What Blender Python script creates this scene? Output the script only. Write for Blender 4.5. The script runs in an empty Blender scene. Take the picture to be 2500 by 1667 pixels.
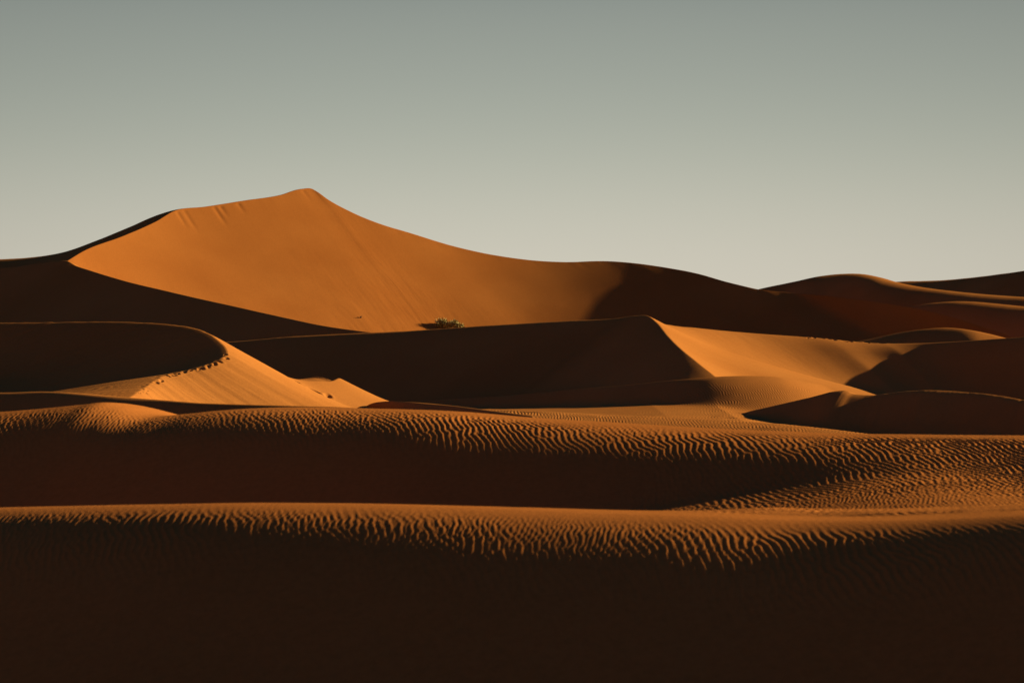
import bpy, math, random
import numpy as np
from mathutils import Vector
from mathutils.bvhtree import BVHTree

rng = np.random.default_rng(7)
random.seed(7)
scene = bpy.context.scene
col = scene.collection

# ------------------------------------------------------------------ survey
# The dunes were surveyed off the photograph as (px, py, distance): a point's
# bearing and its distance in metres give its place on the ground.
F = 5881.0            # focal length in photo pixels (24 degrees across 2500)
HY = 760.0            # photo row of the true horizon
H = 8.0               # eye height above the interdune floor


def place(px, py, d):
    px, py, d = np.asarray(px, float), np.asarray(py, float), np.asarray(d, float)
    return np.stack([d * (px - 1250) / F, d, H - d * (py - HY) / F], -1)


# ------------------------------------------------------------------ noise tiles
def tile_noise(n, beta, seed, cut=0.0):
    r = np.random.default_rng(seed)
    k = np.sqrt(np.fft.fftfreq(n)[:, None] ** 2 + np.fft.fftfreq(n)[None] ** 2) * n
    a = np.where(k > cut, np.maximum(k, 1) ** (-beta), 0)
    a[0, 0] = 0
    t = np.fft.ifft2(np.fft.fft2(r.standard_normal((n, n))) * a).real
    return t / t.std()


def ripple_tile(nx, ny, per, seed, steps=48):
    """sand ripples with forks: an anisotropic pattern-forming equation."""
    r = np.random.default_rng(seed)
    kx = np.fft.fftfreq(nx)[None] * per
    ky = np.fft.fftfreq(ny)[:, None] * per
    k2 = kx ** 2 + ky ** 2
    lin = 0.45 - 1.0 * (1 - k2) ** 2 - 0.38 * (ky ** 2) / np.maximum(k2, 1e-6)
    lin[0, 0] = -2
    dt = 0.6
    e = np.exp(lin * dt)
    f = np.where(np.abs(lin) > 1e-6, (e - 1) / np.where(np.abs(lin) > 1e-6, lin, 1), dt)
    u = r.standard_normal((ny, nx)) * 0.3
    for _ in range(steps):
        u = np.fft.ifft2(e * np.fft.fft2(u) - f * np.fft.fft2(u ** 3)).real
    return u / u.std()


def sample(tile, x, y):
    ny, nx = tile.shape
    x = np.mod(x, nx); y = np.mod(y, ny)
    x0 = np.floor(x).astype(int); y0 = np.floor(y).astype(int)
    fx = x - x0; fy = y - y0
    x0 %= nx; y0 %= ny
    x1 = (x0 + 1) % nx; y1 = (y0 + 1) % ny
    return (tile[y0, x0] * (1 - fx) + tile[y0, x1] * fx) * (1 - fy) + (tile[y1, x0] * (1 - fx) + tile[y1, x1] * fx) * fy


SOFT = tile_noise(512, 1.9, 1)
ROUGH = tile_noise(512, 1.2, 2)
RPER = 12
RIP = ripple_tile(1024, 512, RPER, 3)
RIP = RIP + 0.22 * RIP ** 2 - 0.22


def soft(x, y, size):
    return sample(SOFT, x / size * 64, y / size * 64)


# ------------------------------------------------------------------ curves
def spline(t, tk, v):
    tk = np.asarray(tk, float); v = np.asarray(v, float)
    h = np.diff(tk)
    dl = np.diff(v) / h
    m = np.empty_like(v)
    m[1:-1] = (dl[:-1] * h[1:] + dl[1:] * h[:-1]) / (h[1:] + h[:-1])
    m[0], m[-1] = dl[0], dl[-1]
    i = np.clip(np.searchsorted(tk, t, 'right') - 1, 0, len(tk) - 2)
    s = (t - tk[i]) / h[i]
    return ((1 + 2 * s) * (1 - s) ** 2 * v[i] + s * (1 - s) ** 2 * h[i] * m[i]
            + s * s * (3 - 2 * s) * v[i + 1] + s * s * (s - 1) * h[i] * m[i + 1])


def smooth01(x):
    x = np.clip(x, 0, 1)
    return x * x * (3 - 2 * x)


def blur(a, n):
    if n < 1:
        return a
    k = np.hanning(2 * n + 3)[1:-1]; k /= k.sum()
    return np.convolve(np.pad(a, n, 'edge'), k, 'valid')


class Dune:
    """A dune swept along its crest: at every crest point the sand falls away to
    both sides, in a given plan direction, with a given run of slopes."""

    def __init__(self, keys, near, far, sn, sf, nu, ns, nf, dens=None, crease=0, wob=0.02, jag=0.0):
        k = np.array([q[:3] for q in keys], float)
        tk = np.concatenate([[0], np.cumsum(np.hypot(np.diff(k[:, 0]), np.diff(k[:, 1])))])
        if dens is None:
            t = np.linspace(0, tk[-1], nu)
        else:                                      # finer where the photo looks closest
            tt = np.linspace(0, tk[-1], 4000)
            pxx = np.interp(tt, tk, k[:, 0])
            w = np.where((pxx > dens[0]) & (pxx < dens[1]), 1.0, dens[2])
            c = np.concatenate([[0], np.cumsum((w[1:] + w[:-1]) / 2 * np.diff(tt))])
            t = np.interp(np.linspace(0, c[-1], nu), c, tt)
        self.t, self.tk = t, tk
        pts = np.stack([spline(t, tk, place(*k.T)[:, i]) for i in range(3)], -1)
        self.px = spline(t, tk, k[:, 0]); self.py = spline(t, tk, k[:, 1])
        arc = np.concatenate([[0], np.cumsum(np.hypot(np.diff(pts[:, 0]), np.diff(pts[:, 1])))])
        self.arc = arc
        # crests are never ruler-smooth
        pts[:, 2] += wob * (soft(arc, arc * 0 + pts[0, 1], 9.0) * 0.6 + soft(arc, arc * 0 + 3.1, 2.4) * 0.25)
        if jag:
            pts[:, 2] += jag * sample(ROUGH, arc / 0.25 * 2, arc * 0 + 40)
        self.crest = pts

        def side(spec, s_knots, n):
            # spec rows: (key index, plan direction in degrees, [slopes])
            ki = tk[[r[0] for r in spec]]
            if len(spec) == 1:
                ph = np.full(len(t), float(spec[0][1])); ms = np.tile(np.array(spec[0][2], float), (len(t), 1))
            else:
                ph = np.interp(t, ki, [r[1] for r in spec])
                ms = np.stack([np.interp(t, ki, [r[2][j] for r in spec]) for j in range(len(s_knots))], -1)
                w = max(1, len(t) // 60)
                ph = blur(ph, w); ms = np.stack([blur(ms[:, j], w) for j in range(ms.shape[1])], -1)
            L = s_knots[-1]
            v = np.linspace(0, 1, n + 1)
            s = L * (0.3 * v + 0.7 * v ** 3) if n > 1 else v * L
            a = np.radians(ph)
            dx, dy = np.cos(a), -np.sin(a)
            fine = np.linspace(0, L, 1200)
            # smooth slope run
            B = np.stack([np.interp(fine, s_knots, np.eye(len(s_knots))[j]) for j in range(len(s_knots))], -1)
            C = np.concatenate([np.zeros((1, B.shape[1])), np.cumsum((B[1:] + B[:-1]) / 2 * np.diff(fine)[:, None], 0)])
            Cs = np.stack([np.interp(s, fine, C[:, j]) for j in range(C.shape[1])], -1)
            drop = ms @ Cs.T
            X = pts[:, 0:1] + dx[:, None] * s; Y = pts[:, 1:2] + dy[:, None] * s
            Z = pts[:, 2:3] - drop
            return X, Y, Z, s

        Xn, Yn, Zn, s1 = side(near, sn, ns)
        Xf, Yf, Zf, s2 = side(far, sf, nf)
        cat = lambda a, b: np.concatenate([b[:, :0:-1], a], 1)
        self.X, self.Y, self.Z = cat(Xn, Xf), cat(Yn, Yf), cat(Zn, Zf)
        self.S = np.concatenate([-s2[:0:-1], s1])[None] + 0 * self.X
        self.A = arc[:, None] + 0 * self.X
        self.PX = self.px[:, None] + 0 * self.X

    def floor(self, z, tilt=0.0, x0=0.0, soft_m=0.15):
        # the flank runs out onto level sand
        f = (H + z(self.X, self.Y)) if callable(z) else (H + z - tilt * (self.X - x0) + .04 * soft(self.X, self.Y, 12))
        dlt = self.Z - f
        self.Z = f + 0.5 * (dlt + np.sqrt(dlt ** 2 + 4 * soft_m ** 2)) - soft_m * np.exp(-np.maximum(dlt, 0) / soft_m / 3) * 0
        return self

    def ease(self, n, s0):
        # wind has rounded off any kink a few metres below the crest
        w = smooth01((self.S - .3) / s0)
        for k in 'XYZ':
            a = getattr(self, k)
            b = np.stack([blur(a[:, j], n) for j in range(a.shape[1])], 1)
            setattr(self, k, a + (b - a) * w)
        return self

    def hummocks(self, size, amp):
        w = smooth01(np.abs(self.S) / (size * 0.5))
        self.Z += amp * w * soft(self.X, self.Y, size)
        return self

    def ripples(self, lam, amp, heading, mask=1.0, warp=0.5):
        a = math.radians(heading)
        wx = (soft(self.X + 11, self.Y, 16 * lam) * 1.7 + soft(self.X, self.Y + 7, 60 * lam) * 3.0) * warp * lam
        p = (self.X * math.cos(a) - self.Y * math.sin(a) + wx) / lam * RPER
        q = (self.X * math.sin(a) + self.Y * math.cos(a)) / lam * RPER
        patch = np.clip(0.85 + 0.28 * soft(self.X + 50, self.Y, 14 * lam) + .22 * soft(self.X, self.Y + 30, 5 * lam), 0.2, 1.6)
        self.Z += lam * amp * 0.5 * sample(RIP, p, q) * mask * patch
        return self

    def streaks(self, amp, width=0.7, length=14.0, mask=1.0):
        x = self.A / width * 7 + 2.0 * soft(self.A, self.S, 6)
        self.Z += amp * (0.6 * sample(ROUGH, x, self.S / length * 24) + 0.5 * sample(ROUGH, x * 0.37 + 90, self.S / length * 9)) * mask
        return self

    def stamp(self, pts, r, depth, rim=0.35):
        rr = np.random.default_rng(int(abs(self.crest[0, 0] * 100)))
        for (x, y) in pts:
            r1 = r * rr.uniform(.6, 1.35); dp = depth * rr.uniform(.4, 1.3); st = rr.uniform(.6, 1.7)
            d2 = ((self.X - x) * st) ** 2 + ((self.Y - y) / st) ** 2
            m = d2 < (3 * r1) ** 2
            g = d2[m] / r1 ** 2
            self.Z[m] += -dp * np.exp(-g) + dp * rim * np.exp(-(np.sqrt(g) - 1.5) ** 2 / 0.3)
        return self

    def crest_at(self, px0, px1, n, off=0.3, seed=0, below=0):
        r = np.random.default_rng(seed)
        idx = np.where((self.px >= min(px0, px1)) & (self.px <= max(px0, px1)) & (self.py > below))[0]
        out = []
        for f in np.linspace(0.02, 0.98, n):
            c = self.crest[idx[int(f * (len(idx) - 1))]]
            out.append((c[0] + r.uniform(-off, off), c[1] + r.uniform(-off, off)))
        return out

    def build(self, name, label, mat):
        # a skirt below the sand closes every rim
        self.X, self.Y, self.Z = (np.pad(a, 1, 'edge') for a in (self.X, self.Y, self.Z))
        for e, i2 in ((np.s_[0, :], np.s_[2, :]), (np.s_[-1, :], np.s_[-3, :]), (np.s_[:, 0], np.s_[:, 2]), (np.s_[:, -1], np.s_[:, -3])):
            ox, oy = self.X[e] - self.X[i2], self.Y[e] - self.Y[i2]
            ln = np.maximum(np.hypot(ox, oy), 1e-6)
            fall = np.maximum(self.Z[e] + 1.5, .2)          # the sand lies at its angle of repose
            self.X[e] = self.X[e] + ox / ln * fall * 1.65
            self.Y[e] = self.Y[e] + oy / ln * fall * 1.65
            self.Z[e] = self.Z[e] - fall
        nu, nv = self.X.shape
        co = np.stack([self.X, self.Y, self.Z], -1).reshape(-1, 3).astype(np.float32)
        i = np.arange(nu - 1)[:, None] * nv + np.arange(nv - 1)[None]
        q = np.stack([i, i + nv, i + nv + 1, i + 1], -1).reshape(-1, 4)
        # make the sheet face upwards
        a, b, c = co[q[len(q) // 2, 0]], co[q[len(q) // 2, 1]], co[q[len(q) // 2, 2]]
        if np.cross(b - a, c - b)[2] < 0:
            q = q[:, ::-1]
        me = bpy.data.meshes.new(name)
        me.vertices.add(len(co)); me.vertices.foreach_set('co', co.ravel())
        me.loops.add(q.size); me.loops.foreach_set('vertex_index', q.ravel().astype(np.int32))
        me.polygons.add(len(q))
        me.polygons.foreach_set('loop_start', np.arange(0, q.size, 4, dtype=np.int32))
        me.polygons.foreach_set('use_smooth', np.ones(len(q), bool))
        me.update(calc_edges=True); me.validate()
        me.materials.append(mat)
        o = bpy.data.objects.new(name, me); col.objects.link(o)
        tag(o, label, 'sand dune', kind='structure')
        return o


def tag(o, label=None, cat=None, group=None, kind=None):
    if label: o['label'] = label
    if cat: o['category'] = cat
    if group: o['group'] = group
    if kind: o['kind'] = kind
    return o


# ------------------------------------------------------------------ materials
def sand_material(name, dark, light):
    m = bpy.data.materials.new(name); m.use_nodes = True
    nt = m.node_tree; N = nt.nodes; Lk = nt.links
    bs = N['Principled BSDF']
    bs.inputs['Roughness'].default_value = 0.95
    bs.inputs['Specular IOR Level'].default_value = 0.0
    if 'Diffuse Roughness' in bs.inputs:
        bs.inputs['Diffuse Roughness'].default_value = 0.35
    geo = N.new('ShaderNodeNewGeometry')
    n1 = N.new('ShaderNodeTexNoise'); n1.inputs['Scale'].default_value = 0.09; n1.inputs['Detail'].default_value = 5
    n2 = N.new('ShaderNodeTexNoise'); n2.inputs['Scale'].default_value = 9.0; n2.inputs['Detail'].default_value = 4; n2.inputs['Roughness'].default_value = .75
    for n in (n1, n2):
        Lk.new(geo.outputs['Position'], n.inputs['Vector'])
    r1 = N.new('ShaderNodeValToRGB')
    r1.color_ramp.elements[0].position = 0.3; r1.color_ramp.elements[0].color = (*dark, 1)
    r1.color_ramp.elements[1].position = 0.72; r1.color_ramp.elements[1].color = (*light, 1)
    Lk.new(n1.outputs['Fac'], r1.inputs['Fac'])
    mp = N.new('ShaderNodeMapRange'); mp.inputs['From Min'].default_value = .25; mp.inputs['From Max'].default_value = .75
    mp.inputs['To Min'].default_value = .86; mp.inputs['To Max'].default_value = 1.14
    Lk.new(n2.outputs['Fac'], mp.inputs['Value'])
    mx = N.new('ShaderNodeMix'); mx.data_type = 'RGBA'; mx.blend_type = 'MULTIPLY'; mx.inputs['Factor'].default_value = 1
    Lk.new(r1.outputs['Color'], mx.inputs[6]); Lk.new(mp.outputs['Result'], mx.inputs[7])
    Lk.new(mx.outputs[2], bs.inputs['Base Color'])
    n3 = N.new('ShaderNodeTexNoise'); n3.inputs['Scale'].default_value = 14.0; n3.inputs['Detail'].default_value = 6; n3.inputs['Roughness'].default_value = .7
    Lk.new(geo.outputs['Position'], n3.inputs['Vector'])
    bp = N.new('ShaderNodeBump'); bp.inputs['Strength'].default_value = 0.25; bp.inputs['Distance'].default_value = 0.02
    Lk.new(n3.outputs['Fac'], bp.inputs['Height']); Lk.new(bp.outputs['Normal'], bs.inputs['Normal'])
    return m


def plain(name, c, rough=.9):
    m = bpy.data.materials.new(name); m.use_nodes = True
    nt = m.node_tree
    bs = nt.nodes['Principled BSDF']; bs.inputs['Roughness'].default_value = rough
    n = nt.nodes.new('ShaderNodeTexNoise'); n.inputs['Scale'].default_value = 4
    r = nt.nodes.new('ShaderNodeValToRGB')
    r.color_ramp.elements[0].color = (*[x * .7 for x in c], 1); r.color_ramp.elements[1].color = (*[min(1, x * 1.3) for x in c], 1)
    nt.links.new(n.outputs['Fac'], r.inputs['Fac']); nt.links.new(r.outputs['Color'], bs.inputs['Base Color'])
    return m


SAND = sand_material('sand', (.235, .093, .021), (.28, .119, .028))
RIDGE_SAND = sand_material('ridge_sand', (.245, .089, .019), (.29, .112, .025))
RED_SAND = sand_material('red_sand', (.235, .084, .017), (.275, .105, .022))
objs = {}

# ------------------------------------------------------------------ sand floor to the horizon
gx = np.linspace(-1, 1, 121); gx = np.sign(gx) * (np.abs(gx) ** 2.2) * 4000
gy = np.linspace(0, 1, 121) ** 2.2 * 6000 - 60
GX, GY = np.meshgrid(gx, gy, indexing='ij')
fl = Dune.__new__(Dune)
fl.X, fl.Y = GX, GY
fl.Z = 0.25 * soft(GX, GY, 60.0) - 0.4
o = fl.build('sand_floor', 'flat orange sand floor between the dunes', SAND)
o['category'] = 'ground'

# ------------------------------------------------------------------ far dunes
d = Dune([(1800, 722, 490), (2000, 700, 485), (2190, 687, 480), (2300, 683, 475), (2400, 675, 470), (2500, 662, 465), (2650, 638, 460), (2900, 640, 452)],
         [(0, 112, [0, .3, .45, .5, .5])], [(0, -68, [.05, .1, .15, .2])], [0, 3, 8, 20, 60], [0, 20, 60, 120], 220, 60, 20, wob=.12)
d.hummocks(40, .4).build('sand_dune', 'dark far dune climbing the skyline at the right edge', SAND)

d = Dune([(1600, 770, 334), (1750, 735, 333), (1855, 706, 332), (1950, 685, 331), (2000, 674, 330), (2060, 668, 329), (2110, 669, 326), (2150, 677, 322), (2190, 688, 318),
          (2250, 700, 313), (2350, 714, 305), (2500, 726, 296), (2650, 735, 288), (2900, 745, 272)],
         [(0, 112, [.1, .3, .45, .5, .5]), (4, 112, [.02, .2, .42, .5, .5]), (7, 112, [0, .1, .3, .5, .5]), (13, 112, [0, .1, .3, .5, .5])],
         [(0, -68, [.05, .15, .2, .2])], [0, 2, 5, 10, 40], [0, 10, 40, 70], 420, 90, 20, wob=.05)
d.hummocks(25, .15).build('sand_dune', 'far rounded dune with a bright lit rim on its right shoulder', SAND)

d = Dune([(2100, 790, 269), (2180, 762, 267.5), (2250, 744, 266), (2340, 736, 263), (2430, 741, 259), (2500, 747, 256), (2650, 754, 250), (2900, 760, 240)],
         [(0, 112, [.1, .35, .5, .5, .5]), (3, 112, [.02, .12, .35, .5, .5]), (7, 112, [0, .1, .35, .5, .5])],
         [(0, -68, [.05, .15, .2, .2])], [0, 1.5, 4, 8, 30], [0, 10, 30, 60], 240, 80, 20, wob=.05)
d.hummocks(20, .1).build('sand_dune', 'low dark dune with a faint lit rim under the far rounded dune', SAND)

# ------------------------------------------------------------------ the great dune
# back shoulder in shade, against the sky
d = Dune([(-500, 672, 285), (-250, 650, 283), (0, 632, 282), (60, 629, 281), (170, 612, 280), (260, 580, 279), (340, 547, 278), (410, 518, 277), (440, 510, 277), (520, 512, 277)],
         [(0, 125, [.1, .4, .5, .5])], [(0, -55, [.1, .2, .25, .25])], [0, 2, 6, 50], [0, 10, 40, 80], 260, 60, 20, wob=.06)
d.build('sand_dune', 'shaded back shoulder left of the great dune, against the sky', SAND)

G = Dune([(165, 636, 240.0), (200, 614, 243.3), (300, 576, 250.2), (380, 541, 255.9), (430, 513, 259.9), (500, 505, 262.6), (600, 490, 266.6), (680, 478, 269.9), (735, 462, 273.0), (760, 461, 273.9), (775, 469, 273.4), (800, 487, 272.3), (850, 515, 271.1), (920, 545, 270.2), (1000, 570, 270.1), (1100, 600, 269.7), (1200, 622, 269.4), (1300, 636, 269.2), (1380, 640, 269.1), (1480, 637, 269.2), (1560, 643, 268.0), (1640, 655, 266.2), (1700, 667, 264.4), (1780, 690, 261.3), (1860, 708, 258.7), (1940, 716, 257.0), (2030, 724, 253.0), (2130, 737, 248.5), (2270, 760, 242.0), (2450, 815, 234.0)],
         [(0, 61, [0.608, 0.595, 0.590, 0.466, 0.400]), (4, 61, [0.632, 0.611, 0.574, 0.484, 0.400]), (9, 61, [0.532, 0.571, 0.575, 0.545, 0.400]), (11, 61, [0.576, 0.583, 0.573, 0.537, 0.400]), (13, 61, [0.592, 0.575, 0.553, 0.516, 0.400]), (15, 61, [0.542, 0.503, 0.507, 0.449, 0.380]), (17, 61, [0.428, 0.434, 0.442, 0.345, 0.380]), (19, 61, [0.381, 0.393, 0.384, 0.318, 0.420]), (21, 61, [0.368, 0.368, 0.358, 0.300, 0.480]), (25, 61, [0.329, 0.330, 0.312, 0.259, 0.480]), (27, 61, [0.284, 0.381, 0.342, 0.474, 0.500]), (29, 61, [0.300, 0.400, 0.500, 0.500, 0.500])],
         [(0, -100, [.1, .25, .3, .3]), (4, -80, [.1, .25, .3, .3]), (7, -70, [.2, .3, .3, .25]), (9, -85, [.5, .55, .5, .3]), (18, -85, [.4, .45, .4, .3]), (24, -80, [.3, .4, .4, .3]), (26, -68, [.5, .6, .6, .5]), (29, -68, [.6, .7, .7, .5])],
         [0, 2, 6, 24, 60], [0, 8, 30, 70], 1100, 260, 24, wob=.05)
face = smooth01((1200 - G.PX) / 500) * smooth01(G.S / .5) * np.clip(.7 + .6 * soft(G.A, G.S * .5, 10), .1, 2)
G.ease(22, 3.0).hummocks(30, .12).streaks(.022, 1.0, 22, face).streaks(.01, .4, 9, face)
# slumped scars under the brink
for px0 in (430, 447, 521, 536, 577, 736):
    j = int(np.argmin(np.abs(G.px - px0)))
    w = np.exp(-((G.A - G.arc[j]) / .28) ** 2) * smooth01((G.S - .1) / .4) * smooth01((random.uniform(3, 6) - G.S) / 3)
    G.Z -= random.uniform(.03, .07) * w
objG = G.build('sand_dune', 'tallest dune, bright orange slip face rising to a pointed peak', RED_SAND)

# near ridge of the great dune, its shaded flank
N_ = Dune([(-600, 715, 251.0), (-300, 690, 247.0), (-100, 668, 242.0), (0, 656, 239.6), (80, 645, 237.8), (140, 637, 236.4), (165, 637, 235.8), (185, 648, 235.0), (220, 660, 233.5), (300, 685, 229.0), (420, 714, 222.0), (560, 746, 215.0), (700, 777, 208.0),
           (800, 797, 204.0), (880, 808.5, 201.0), (960, 818, 198.0), (1100, 835, 194.0)],
          [(0, 120, [.4, .5, .5, .5]), (3, 122, [.5, .56, .55, .5]), (8, 125, [.55, .58, .55, .5]), (11, 120, [.45, .5, .5, .5])], [(0, -60, [.3, .5, .5, .4]), (5, -50, [.3, .5, .5, .4]), (9, -40, [.4, .5, .5, .4]), (16, -40, [.3, .5, .5, .4])],
          [0, 1, 5, 40], [0, 1, 6, 30], 700, 120, 40, wob=.03)
N_.hummocks(18, .06).build('sand_dune', 'long shaded ridge falling to the right below the tallest dune', SAND)

# ------------------------------------------------------------------ small hump at right
d = Dune([(1950, 860, 196), (2050, 842, 196), (2120, 828, 196), (2200, 811, 196), (2260, 803, 195), (2310, 800, 194), (2370, 806, 192), (2420, 816, 191), (2460, 826, 190), (2550, 842, 188)],
         [(0, 98, [.05, .2, .3, .3, .3])], [(0, -80, [.05, .15, .2, .2])], [0, 1.5, 4, 8, 20], [0, 5, 15, 30], 300, 90, 20, wob=.02)
d.hummocks(9, .03).build('sand_dune', 'small hump with a lit right side, behind the ridge at right', SAND)

# ------------------------------------------------------------------ middle ridge
B2 = Dune([(1535, 778, 167), (1575, 772, 165.5), (1600, 785, 167), (1640, 794, 170), (1700, 800, 173), (1800, 810, 176), (1900, 818, 177), (2000, 825, 177), (2080, 833, 176.7), (2150, 838, 176), (2230, 838.5, 175), (2300, 836, 173.8), (2400, 830, 172), (2500, 823, 170.2), (2650, 812, 167), (2900, 800, 162)],
          [(0, 40, [.2, .38, .42, .35, .1]), (4, 58, [.15, .3, .36, .3, .1]), (7, 70, [.04, .14, .34, .38, .2]), (9, 76, [.02, .12, .38, .44, .3]), (11, 82, [.05, .3, .48, .5, .4]), (15, 86, [.1, .4, .5, .5, .4])],
          [(0, -70, [.1, .25, .3, .3])], [0, 1, 4, 9, 30], [0, 3, 12, 30], 900, 160, 24, dens=(1500, 2350, .4), wob=.02)
m = smooth01((2050 - B2.PX) / 400)
B2.hummocks(12, .03).streaks(.01, .6, 8, m).ripples(.14, .05, -15, m * .6)
B2.stamp(B2.crest_at(1960, 2160, 17, .0, 4) + [(a + .25, b - .7) for a, b in B2.crest_at(1950, 2120, 9, .3, 9)], .2, .08, .15)
B2.build('sand_dune', 'sickle shaped dune with a bright hollow right of the middle peak', SAND)

M1 = Dune([(300, 850, 187), (450, 841, 185), (600, 832, 182), (700, 823, 180), (850, 814, 178), (1000, 807, 176), (1200, 794, 172), (1400, 782, 168), (1500, 777, 166), (1555, 770.5, 165), (1580, 770.5, 163), (1605, 789, 160), (1630, 820, 156.5), (1660, 850, 153), (1700, 883, 150), (1745, 919, 147), (1800, 965, 144), (1840, 1000, 142)],
          [(0, 122, [.05, .4, .5, .48, .4]), (7, 126, [.1, .45, .5, .46, .4]), (10, 132, [.3, .45, .5, .46, .4]), (13, 145, [.3, .4, .42, .4, .3]), (15, 150, [.12, .22, .3, .3, .3]), (17, 150, [.1, .2, .3, .3, .3])],
          [(0, -62, [.1, .25, .3, .3, .3]), (8, -50, [.1, .25, .3, .3, .3]), (10, -20, [.4, .5, .45, .3, .2]), (12, 20, [.5, .55, .46, .3, .1]), (17, 32, [.5, .5, .4, .25, .1])],
          [0, .8, 3, 8, 40], [0, .5, 3, 6, 20], 1000, 150, 60, wob=.02, jag=.006)
M1.hummocks(14, .05).build('sand_dune', 'wide shaded dune across the middle ending in a blunt peak', SAND)

M4 = Dune([(900, 985, 156), (1100, 975, 154), (1250, 965, 151), (1400, 951, 147), (1550, 938, 143.9), (1650, 927.5, 142.2), (1745, 920, 141.4), (1830, 918, 141.6), (1900, 921, 142.4), (1960, 931, 143.4), (2010, 940, 144.6), (2060, 953, 144.6), (2120, 972, 144.4), (2200, 1000, 144), (2300, 1040, 143)],
          [(0, 118, [.3, .45, .45, .2, .05, .05]), (3, 118, [.3, .45, .45, .2, .06, .05]), (5, 112, [.2, .38, .42, .2, .06, .05]), (6, 102, [.06, .24, .36, .2, .06, .05]), (8, 85, [.05, .2, .25, .2, .06, .05]), (10, 75, [.2, .3, .25, .15, .06, .05]), (12, 75, [.2, .3, .25, .15, .1, .05]), (14, 75, [.3, .3, .3, .2, .2, .1])],
          [(0, -70, [.1, .25, .3, .3])], [0, 1.2, 4, 8, 12, 40], [0, 3, 12, 30], 1500, 260, 20, dens=(1100, 2100, .15), wob=.02)
M4.ease(110, 3.0).floor(lambda X, Y: -5.45 - .065 * np.maximum(8 - X, 0) - .15 * np.maximum(X - 11.5, 0) + .04 * soft(X, Y, 12)).hummocks(10, .04).ripples(.15, .06, -12, smooth01((M4.S - 1) / 3) + .7 * smooth01((M4.S - 7) / 4))
M4.build('sand_dune', 'low rippled dune with a glowing patch below the middle peak', SAND)

M5 = Dune([(1600, 1050, 134), (1700, 1031, 132), (1800, 1010, 130.4), (1900, 987, 129), (1980, 968, 127.8), (2045, 953, 126.8), (2063, 952, 126.5), (2085, 960, 126), (2120, 963, 125.5), (2200, 955, 124.5), (2260, 951, 123.5), (2350, 954.5, 122), (2430, 962, 120), (2500, 974, 118), (2650, 1000, 113), (2900, 1030, 105)],
          [(0, 114, [.04, .28, .5, .5]), (5, 114, [.06, .3, .5, .5]), (8, 108, [.14, .4, .5, .5]), (15, 110, [.12, .4, .5, .5])],
          [(0, -60, [.1, .25, .3, .2])], [0, .9, 3, 25], [0, 2, 8, 20], 900, 120, 30, wob=.03, jag=.012)
M5.hummocks(9, .04).build('sand_dune', 'shaded dune at right with a thin glowing crest line', SAND)

# ------------------------------------------------------------------ left dune
L1 = Dune([(-500, 800, 124), (-250, 793, 122), (0, 788, 120.5), (130, 787, 120), (280, 785, 119), (400, 790, 118), (460, 797, 117.2), (500, 808, 116.4), (530, 826, 115.4), (552, 849, 114.2), (556, 861, 113.4), (545, 876, 112.5), (510, 893, 111.4), (440, 910, 110), (390, 923, 108.6), (355, 945, 106), (330, 962, 103), (310, 975, 100)],
          [(0, 150, [.3, .38, .4, .35, .1, .05]), (4, 155, [.22, .37, .42, .35, .1, .05]), (9, 160, [.2, .35, .4, .3, .1, .05]), (12, 165, [.12, .25, .3, .2, .1, .05]), (14, 172, [.05, .1, .16, .14, .08, .05]), (17, 178, [.02, .05, .1, .1, .05, .05])],
          [(0, -80, [.2, .4, .5, .3, .1]), (4, -70, [.2, .4, .5, .3, .1]), (8, -20, [.5, .56, .56, .25, .1]), (10, 20, [.5, .53, .48, .22, .08]), (13, 40, [.5, .52, .4, .2, .08]), (17, 50, [.3, .4, .3, .15, .05])],
          [0, .8, 3, 6, 9, 40], [0, .5, 4, 8, 30], 1000, 140, 160, wob=.02, jag=.02)
L1.hummocks(9, .03).streaks(.012, .5, 9, smooth01(-L1.S / .6)).ripples(.14, .06, -10, smooth01((L1.S - .2) / .5) * smooth01((520 - L1.PX) / 200) * (L1.py[:, None] > 880))
L1.stamp(L1.crest_at(335, 400, 14, .3, 1, 900) + L1.crest_at(400, 556, 22, .12, 2, 862), .1, .09, .25)
L1.build('sand_dune', 'crescent dune at left, dark hollow and bright slip face', SAND)

L3 = Dune([(672, 912, 116.2), (690, 917, 116.6), (730, 928, 117.4), (780, 931, 118.4), (812, 930, 119.2), (826, 923.5, 120), (850, 936, 121), (900, 958, 123)],
          [(0, 45, [.3, .42, .25, .12]), (4, 35, [.45, .45, .25, .12]), (5, 5, [.5, .5, .26, .12]), (7, 0, [.5, .3, .27, .3])],
          [(0, -95, [.04, .05, .07, .3]), (4, -102, [-.03, -.02, .02, .3]), (5, -95, [.25, .3, .35, .4]), (7, -60, [.5, .6, .6, .6])],
          [0, 1.5, 4, 30], [0, 3, 6, 20], 320, 110, 90, wob=.01)
L3.ripples(.14, .1, -60, smooth01(-L3.S / .5))
L3.stamp([(-10.4, 116.5), (-9.55, 116.2), (-8.9, 116.4)], .2, .17, .2)
L3.build('sand_dune', 'low bright spur right of the crescent dune', SAND)

L4 = Dune([(880, 1000, 117.4), (905, 986, 116.8), (940, 980, 116), (985, 981, 114.6), (1080, 988, 113), (1180, 1000, 111), (1300, 1015, 109)],
          [(0, 40, [.3, .4, .42, .35]), (2, 75, [.3, .45, .5, .4]), (3, 88, [.3, .45, .5, .4])], [(0, -70, [.3, .42, .5, .5])], [0, .5, 2, 26], [0, 2, 6, 24], 300, 60, 30, wob=.01)
L4.build('sand_dune', 'dark wedge shaped bank beside the bright spur', SAND)

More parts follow.
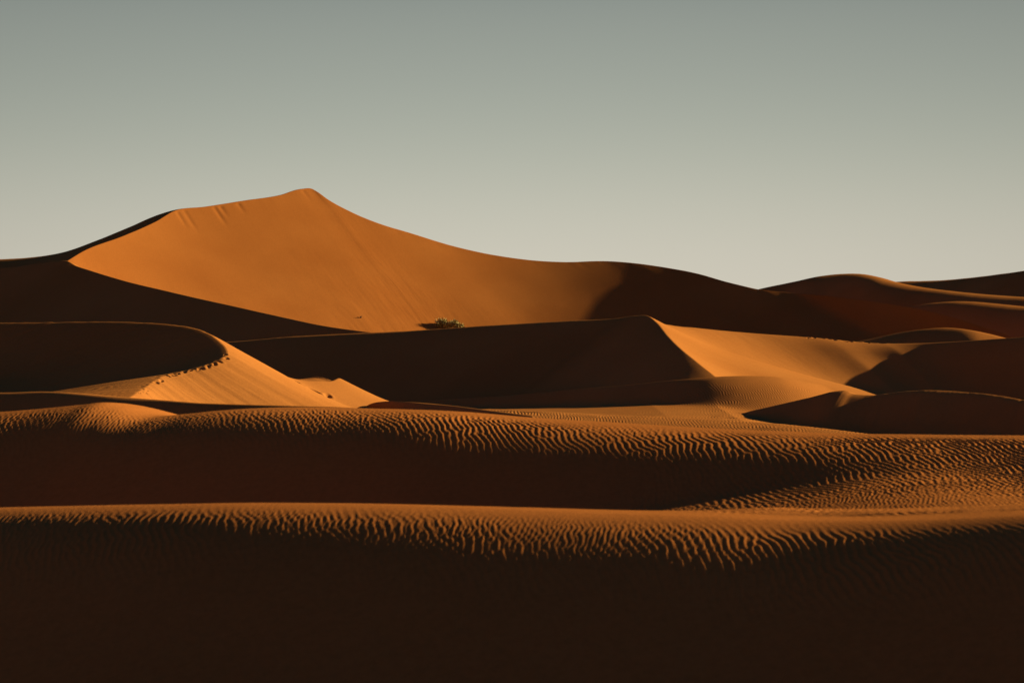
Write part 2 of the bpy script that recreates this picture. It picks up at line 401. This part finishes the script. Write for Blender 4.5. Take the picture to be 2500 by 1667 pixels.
R1 = Dune([(-300, 940, 101), (-100, 952, 97), (0, 958, 95), (110, 955.5, 94), (260, 967, 91), (400, 977, 89), (480, 983, 87), (560, 986, 85), (700, 990.5, 82), (850, 995.5, 79), (950, 1004, 77), (1050, 1020, 75)],
          [(0, 115, [.1, .4, .5, .4])], [(0, -60, [.07, .12, .2, .3]), (4, -60, [.06, .12, .2, .3]), (8, -50, [.1, .2, .3, .3])], [0, .5, 2, 26], [0, 4, 8, 24], 400, 50, 50, wob=.015)
R1.ripples(.14, .07, -10, smooth01(-R1.S / .5))
R1.build('sand_dune', 'low shaded bank in front of the crescent dune', SAND)

# ------------------------------------------------------------------ fine rippled ridge
M6 = Dune([(850, 1010, 114), (1000, 1004, 113.5), (1150, 1001, 113), (1300, 1004.5, 112.5), (1400, 1009, 112.2), (1500, 1014, 112), (1600, 1018, 111.6), (1750, 1024.5, 111), (1900, 1035, 110), (2000, 1045, 109), (2090, 1056, 108), (2200, 1070, 107)],
          [(0, 102, [.0, .04, .13, .28, .35])], [(0, -75, [.03, .1, .15, .2])], [0, 1, 2.6, 6, 36], [0, 3, 12, 40], 1700, 160, 24, dens=(1080, 2120, .1), wob=.015)
M6.ripples(.15, .06, -12, 1.0)
M6.build('sand_dune', 'narrow ridge of fine ripples running down to the right', SAND)

# ------------------------------------------------------------------ second foreground ridge
BB = Dune([(-2200, 1060, 58), (-1200, 1030, 54), (-700, 1020, 49.6), (-250, 1012, 48.2), (0, 1003, 47.55), (120, 994, 47.45), (200, 986, 47.4), (262, 981, 47.4), (300, 990, 47.3), (385, 1013, 47), (450, 1009, 46.9), (530, 1001, 46.7), (620, 995, 46.5), (700, 992.5, 46.3), (900, 996, 45.8), (1100, 1003, 45.2), (1290, 1018, 44.7), (1500, 1030, 44.2),
           (1700, 1042, 43.7), (1900, 1050, 43.2), (2050, 1056, 42.8), (2200, 1058, 42.5), (2500, 1062, 42), (2800, 1066, 41), (3300, 1075, 39), (4200, 1090, 36), (5400, 1110, 32)],
          [(0, 98, [.02, .12, .26, .42, .52, .54, .5, .4]), (4, 100, [.02, .12, .28, .45, .54, .54, .5, .4]), (7, 100, [.02, .13, .32, .48, .55, .55, .5, .4]), (9, 100, [.0, .04, .11, .27, .5, .56, .5, .4]), (13, 100, [0, .05, .14, .32, .52, .56, .5, .4]), (17, 101, [0, .05, .14, .32, .52, .56, .5, .4]), (19, 101, [0, .05, .14, .30, .48, .52, .5, .4]), (21, 98, [0, .07, .14, .23, .30, .36, .38, .4]), (22, 96, [0, .08, .15, .2, .22, .24, .3, .3])],
          [(0, -70, [.03, .12, .25, .35])], [0, .5, 1.2, 2.0, 2.8, 3.6, 7, 10], [0, 1, 4, 25], 3300, 280, 30, dens=(-800, 3200, .2), wob=.02)
# at right the flank runs out onto a gently sloping saddle
near = BB.S > 0; Z0 = BB.Z.copy()
BB.floor(lambda X, Y: -2.66 - .085 * (6.1 - X + np.sqrt((6.1 - X) ** 2 + 1)) + .02 * soft(X, Y, 5), soft_m=.12)
BB.Z = np.where(near, Z0 + (BB.Z - Z0) * smooth01(BB.S / 1.5), Z0)
BB.hummocks(3.5, .015).ripples(.11, .047 + .03 * smooth01((BB.PX - 1900) / 300), -14, (.12 + .88 * smooth01((BB.S - .35) / 1.0)) * (1 - .95 * smooth01((BB.S - 1.9) / 1.6) * smooth01((2050 - BB.PX - 90 * BB.S) / 350)))
BB.ripples(.075, .035, 8, smooth01((BB.S - .4) / .6) * (1 - smooth01((BB.S - 1.9) / 1.2) * smooth01((2050 - BB.PX - 90 * BB.S) / 350)))
BB.build('sand_dune', 'second rippled ridge from the front, shaded below its crest', RIDGE_SAND)

# ------------------------------------------------------------------ nearest ridge
AA = Dune([(-2400, 1290, 42), (-1500, 1265, 39.5), (-800, 1250, 37), (-300, 1245, 34.5), (0, 1237, 33.2), (300, 1230, 32.2), (600, 1226.5, 31.4), (900, 1230, 30.8), (1200, 1240, 30.2), (1500, 1251, 29.7), (1750, 1259, 29.3), (2000, 1269, 28.9), (2250, 1267, 28.4), (2500, 1256, 27.9), (2800, 1245, 27.2), (3300, 1240, 26), (4300, 1250, 23.5), (5600, 1280, 20)],
          [(0, 107, [.0, .10, .29, .47, .55, .57, .5]), (7, 107, [.0, .11, .31, .48, .56, .57, .5]), (10, 108, [.0, .15, .35, .5, .56, .57, .5]), (12, 109, [.02, .2, .38, .5, .55, .55, .5]), (15, 110, [.03, .25, .42, .5, .55, .55, .5])],
          [(0, -72, [.05, .15, .3, .35]), (7, -75, [.05, .15, .3, .35]), (10, -78, [.03, .05, .07, .08]), (12, -78, [.02, .04, .06, .07]), (15, -78, [.03, .05, .07, .08])], [0, .5, 1.2, 2.0, 3.0, 5, 14], [0, 1, 3, 14], 3200, 300, 120, dens=(-700, 3200, .2), wob=.015)
AA.hummocks(2.5, .012).ripples(.098, .05, -14, (.1 + .9 * smooth01((AA.S - .4) / .8)) * (1 - .96 * smooth01((AA.S - 1.5) / 1.5)))
AA.ripples(.12, .09, -14, smooth01((-AA.S - .5) / .9) * smooth01((AA.PX - 1500) / 300))
AA.ripples(.066, .035, 6, smooth01((AA.S - .4) / .6) * (1 - smooth01((AA.S - 1.5) / 1.2)))
AA.build('sand_dune', 'nearest rippled ridge across the bottom, dark front slope', RIDGE_SAND)

# ------------------------------------------------------------------ plants on the great dune
dg = bpy.context.evaluated_depsgraph_get()
bvh = BVHTree.FromObject(objG, dg)


def ray_hit(px, py):
    p = Vector(place(px, py, 1.0)); o = Vector((0, 0, H))
    h = bvh.ray_cast(o, (p - o).normalized())
    return h[0]


def mesh_obj(name, vs, fs, mat, parent=None, loc=None, smooth=False):
    me = bpy.data.meshes.new(name); me.from_pydata(vs, [], fs); me.update()
    if smooth:
        me.polygons.foreach_set('use_smooth', np.ones(len(me.polygons), bool))
    me.materials.append(mat)
    o = bpy.data.objects.new(name, me); col.objects.link(o)
    if parent: o.parent = parent
    if loc: o.location = loc
    return o


def tube(vs, fs, pts, r0, r1, n=5):
    base = len(vs)
    for i, p in enumerate(pts):
        q = pts[min(i + 1, len(pts) - 1)] - pts[max(i - 1, 0)]
        q.normalize()
        a = q.orthogonal().normalized(); b = q.cross(a)
        r = r0 + (r1 - r0) * i / (len(pts) - 1)
        for k in range(n):
            t = 2 * math.pi * k / n
            vs.append(tuple(p + a * r * math.cos(t) + b * r * math.sin(t)))
    for i in range(len(pts) - 1):
        for k in range(n):
            k2 = (k + 1) % n
            fs.append((base + i * n + k, base + i * n + k2, base + (i + 1) * n + k2, base + (i + 1) * n + k))


LEAF = plain('shrub_leaf', (.23, .20, .06))
TWIG = plain('shrub_wood', (.09, .06, .035))


def shrub(loc, clumps, label, leaves):
    root = bpy.data.objects.new('desert_shrub', None); col.objects.link(root); root.location = loc
    tag(root, label, 'shrub')
    vs, fs = [], []; lv, lf = [], []
    for (cx, cy, cz, r) in clumps:
        for _ in range(7):
            e = Vector((cx, cy, cz)) + Vector((random.gauss(0, r * .5), random.gauss(0, r * .5), random.gauss(r * .2, r * .35)))
            s = Vector((cx * .35 + random.uniform(-.1, .1), cy * .35, -.2))
            mid = s.lerp(e, .5) + Vector((random.uniform(-.1, .1), random.uniform(-.1, .1), .12))
            tube(vs, fs, [s, mid, e], .035, .008)
        for _ in range(int(leaves * r)):
            v = Vector((random.gauss(0, 1), random.gauss(0, 1), random.gauss(0, 1))); v.normalize()
            c = Vector((cx, cy, cz)) + v * r * (random.random() ** .6) * random.uniform(.6, 1.15)
            if c.z < -.1: continue
            up = (v + Vector((random.uniform(-.5, .5), random.uniform(-.5, .5), .9))).normalized()
            w = up.orthogonal().normalized(); w.rotate(__import__('mathutils').Quaternion(up, random.uniform(0, 6.28)))
            L = random.uniform(.12, .3); W = L * .16
            b = len(lv)
            lv.extend([tuple(c - w * W), tuple(c + w * W), tuple(c + up * L + w * W * .3), tuple(c + up * L - w * W * .3)])
            lf.append((b, b + 1, b + 2, b + 3))
    mesh_obj('stem', vs, fs, TWIG, root)
    mesh_obj('foliage', lv, lf, LEAF, root)
    return root


h = ray_hit(1090, 801)
print('shrub at', h)
if h:
    shrub((h.x, h.y, h.z - .05), [(-.7, 0, .45, .48), (-.3, .2, .6, .4), (.3, -.1, .3, .34), (.85, .1, .42, .42), (1.25, 0, .22, .3), (-1.1, .1, .18, .28), (1.6, .1, .12, .2)],
          'green desert shrub on the sand at the foot of the tallest dune', 900)
h = ray_hit(881, 776)
print('tuft at', h)
if h:
    root = bpy.data.objects.new('dry_tuft', None); col.objects.link(root); root.location = (h.x, h.y, h.z - .03)
    tag(root, 'tiny dark dry tuft alone low on the bright slip face', 'tuft')
    vs, fs = [], []
    for _ in range(46):
        a = random.uniform(0, 6.28); l = random.uniform(.14, .3)
        e = Vector((math.cos(a) * l * .6, math.sin(a) * l * .6, l * .8))
        tube(vs, fs, [Vector((math.cos(a) * .05, math.sin(a) * .05, 0)), e * .5 + Vector((0, 0, .06)), e], .012, .004, 4)
    mesh_obj('stem', vs, fs, TWIG, root)

# ------------------------------------------------------------------ light
SUN_EL, SUN_AZ = 14.0, 20.0        # degrees above the sand; degrees ahead of due right
sd = bpy.data.lights.new('sun', 'SUN'); sd.energy = 5.0; sd.angle = math.radians(.53); sd.color = (1.0, .73, .42)
so = bpy.data.objects.new('sun', sd); col.objects.link(so)
e, a = math.radians(SUN_EL), math.radians(SUN_AZ)
to_sun = Vector((math.cos(e) * math.cos(a), math.cos(e) * math.sin(a), math.sin(e)))
so.rotation_euler = to_sun.to_track_quat('Z', 'Y').to_euler()
so.location = to_sun * 500

w = bpy.data.worlds.new('World'); scene.world = w; w.use_nodes = True
nt = w.node_tree; N = nt.nodes; Lk = nt.links
bg = N['Background']
sky = N.new('ShaderNodeTexSky'); sky.sky_type = 'NISHITA'; sky.sun_disc = False
sky.sun_elevation = e; sky.sun_rotation = math.radians(90 - SUN_AZ)
sky.dust_density = 3.0; sky.ozone_density = 1.0; sky.air_density = 1.0
# dusk air: the sky's brightness falls off fast with height above the horizon
tc = N.new('ShaderNodeTexCoord'); sp = N.new('ShaderNodeSeparateXYZ'); Lk.new(tc.outputs['Generated'], sp.inputs[0])
mr = N.new('ShaderNodeMapRange'); mr.inputs['From Min'].default_value = 0.0; mr.inputs['From Max'].default_value = 0.5
Lk.new(sp.outputs['Z'], mr.inputs['Value'])
rp = N.new('ShaderNodeValToRGB')
cr = rp.color_ramp; cr.interpolation = 'B_SPLINE'
pts = [(0.0, (.99, .92, .77)), (.06, (.905, .87, .73)), (.13, (.655, .685, .58)), (.2, (.495, .54, .475)), (.27, (.40, .44, .395)), (.36, (.10, .17, .22)), (.50, (.015, .08, .22)), (1.0, (.003, .07, .32))]
while len(cr.elements) < len(pts): cr.elements.new(.5)
for el, (p, c) in zip(cr.elements, pts):
    el.position = p; el.color = (*c, 1)
Lk.new(mr.outputs['Result'], rp.inputs['Fac'])
# the horizon glow is strongest ahead of the camera and dies away round the compass
pw = N.new('ShaderNodeMath'); pw.operation = 'MAXIMUM'; pw.inputs[1].default_value = 0; Lk.new(sp.outputs['Y'], pw.inputs[0])
p8 = N.new('ShaderNodeMath'); p8.operation = 'POWER'; p8.inputs[1].default_value = 8; Lk.new(pw.outputs[0], p8.inputs[0])
gl = N.new('ShaderNodeMapRange'); gl.inputs['To Min'].default_value = .4; gl.inputs['To Max'].default_value = 1.0; Lk.new(p8.outputs[0], gl.inputs['Value'])
band = N.new('ShaderNodeMapRange'); band.inputs['From Min'].default_value = .14; band.inputs['From Max'].default_value = .25
band.inputs['To Min'].default_value = 1; band.inputs['To Max'].default_value = 0; Lk.new(sp.outputs['Z'], band.inputs['Value'])
fc = N.new('ShaderNodeMix'); fc.data_type = 'FLOAT'; fc.inputs[2].default_value = 1.0
Lk.new(band.outputs['Result'], fc.inputs[0]); Lk.new(gl.outputs['Result'], fc.inputs[3])
ml = N.new('ShaderNodeMix'); ml.data_type = 'RGBA'; ml.blend_type = 'MULTIPLY'; ml.inputs['Factor'].default_value = 1.0
Lk.new(rp.outputs['Color'], ml.inputs[6]); Lk.new(fc.outputs[0], ml.inputs[7])
mx = N.new('ShaderNodeMix'); mx.data_type = 'RGBA'; mx.blend_type = 'MIX'; mx.inputs['Factor'].default_value = 0.988
Lk.new(sky.outputs['Color'], mx.inputs[6]); Lk.new(ml.outputs[2], mx.inputs[7])
Lk.new(mx.outputs[2], bg.inputs['Color'])
bg.inputs['Strength'].default_value = 0.15

# ------------------------------------------------------------------ camera
cd = bpy.data.cameras.new('camera'); cam = bpy.data.objects.new('camera', cd); col.objects.link(cam)
cam.location = (0, 0, H); cam.rotation_euler = (math.radians(90), 0, 0)
cd.sensor_fit = 'HORIZONTAL'; cd.sensor_width = 36.0; cd.lens = 36.0 * F / 2500
cd.shift_y = -(1667 / 2 - HY) / 2500
cd.clip_start = .5; cd.clip_end = 12000
cd.dof.use_dof = True; cd.dof.focus_distance = 170; cd.dof.aperture_fstop = cd.lens / 1000 / .03
scene.camera = cam

scene.view_settings.view_transform = 'Standard'; scene.view_settings.look = 'None'
scene.view_settings.gamma = 1.0; scene.view_settings.use_curve_mapping = False
scene.view_settings.exposure = 2.1
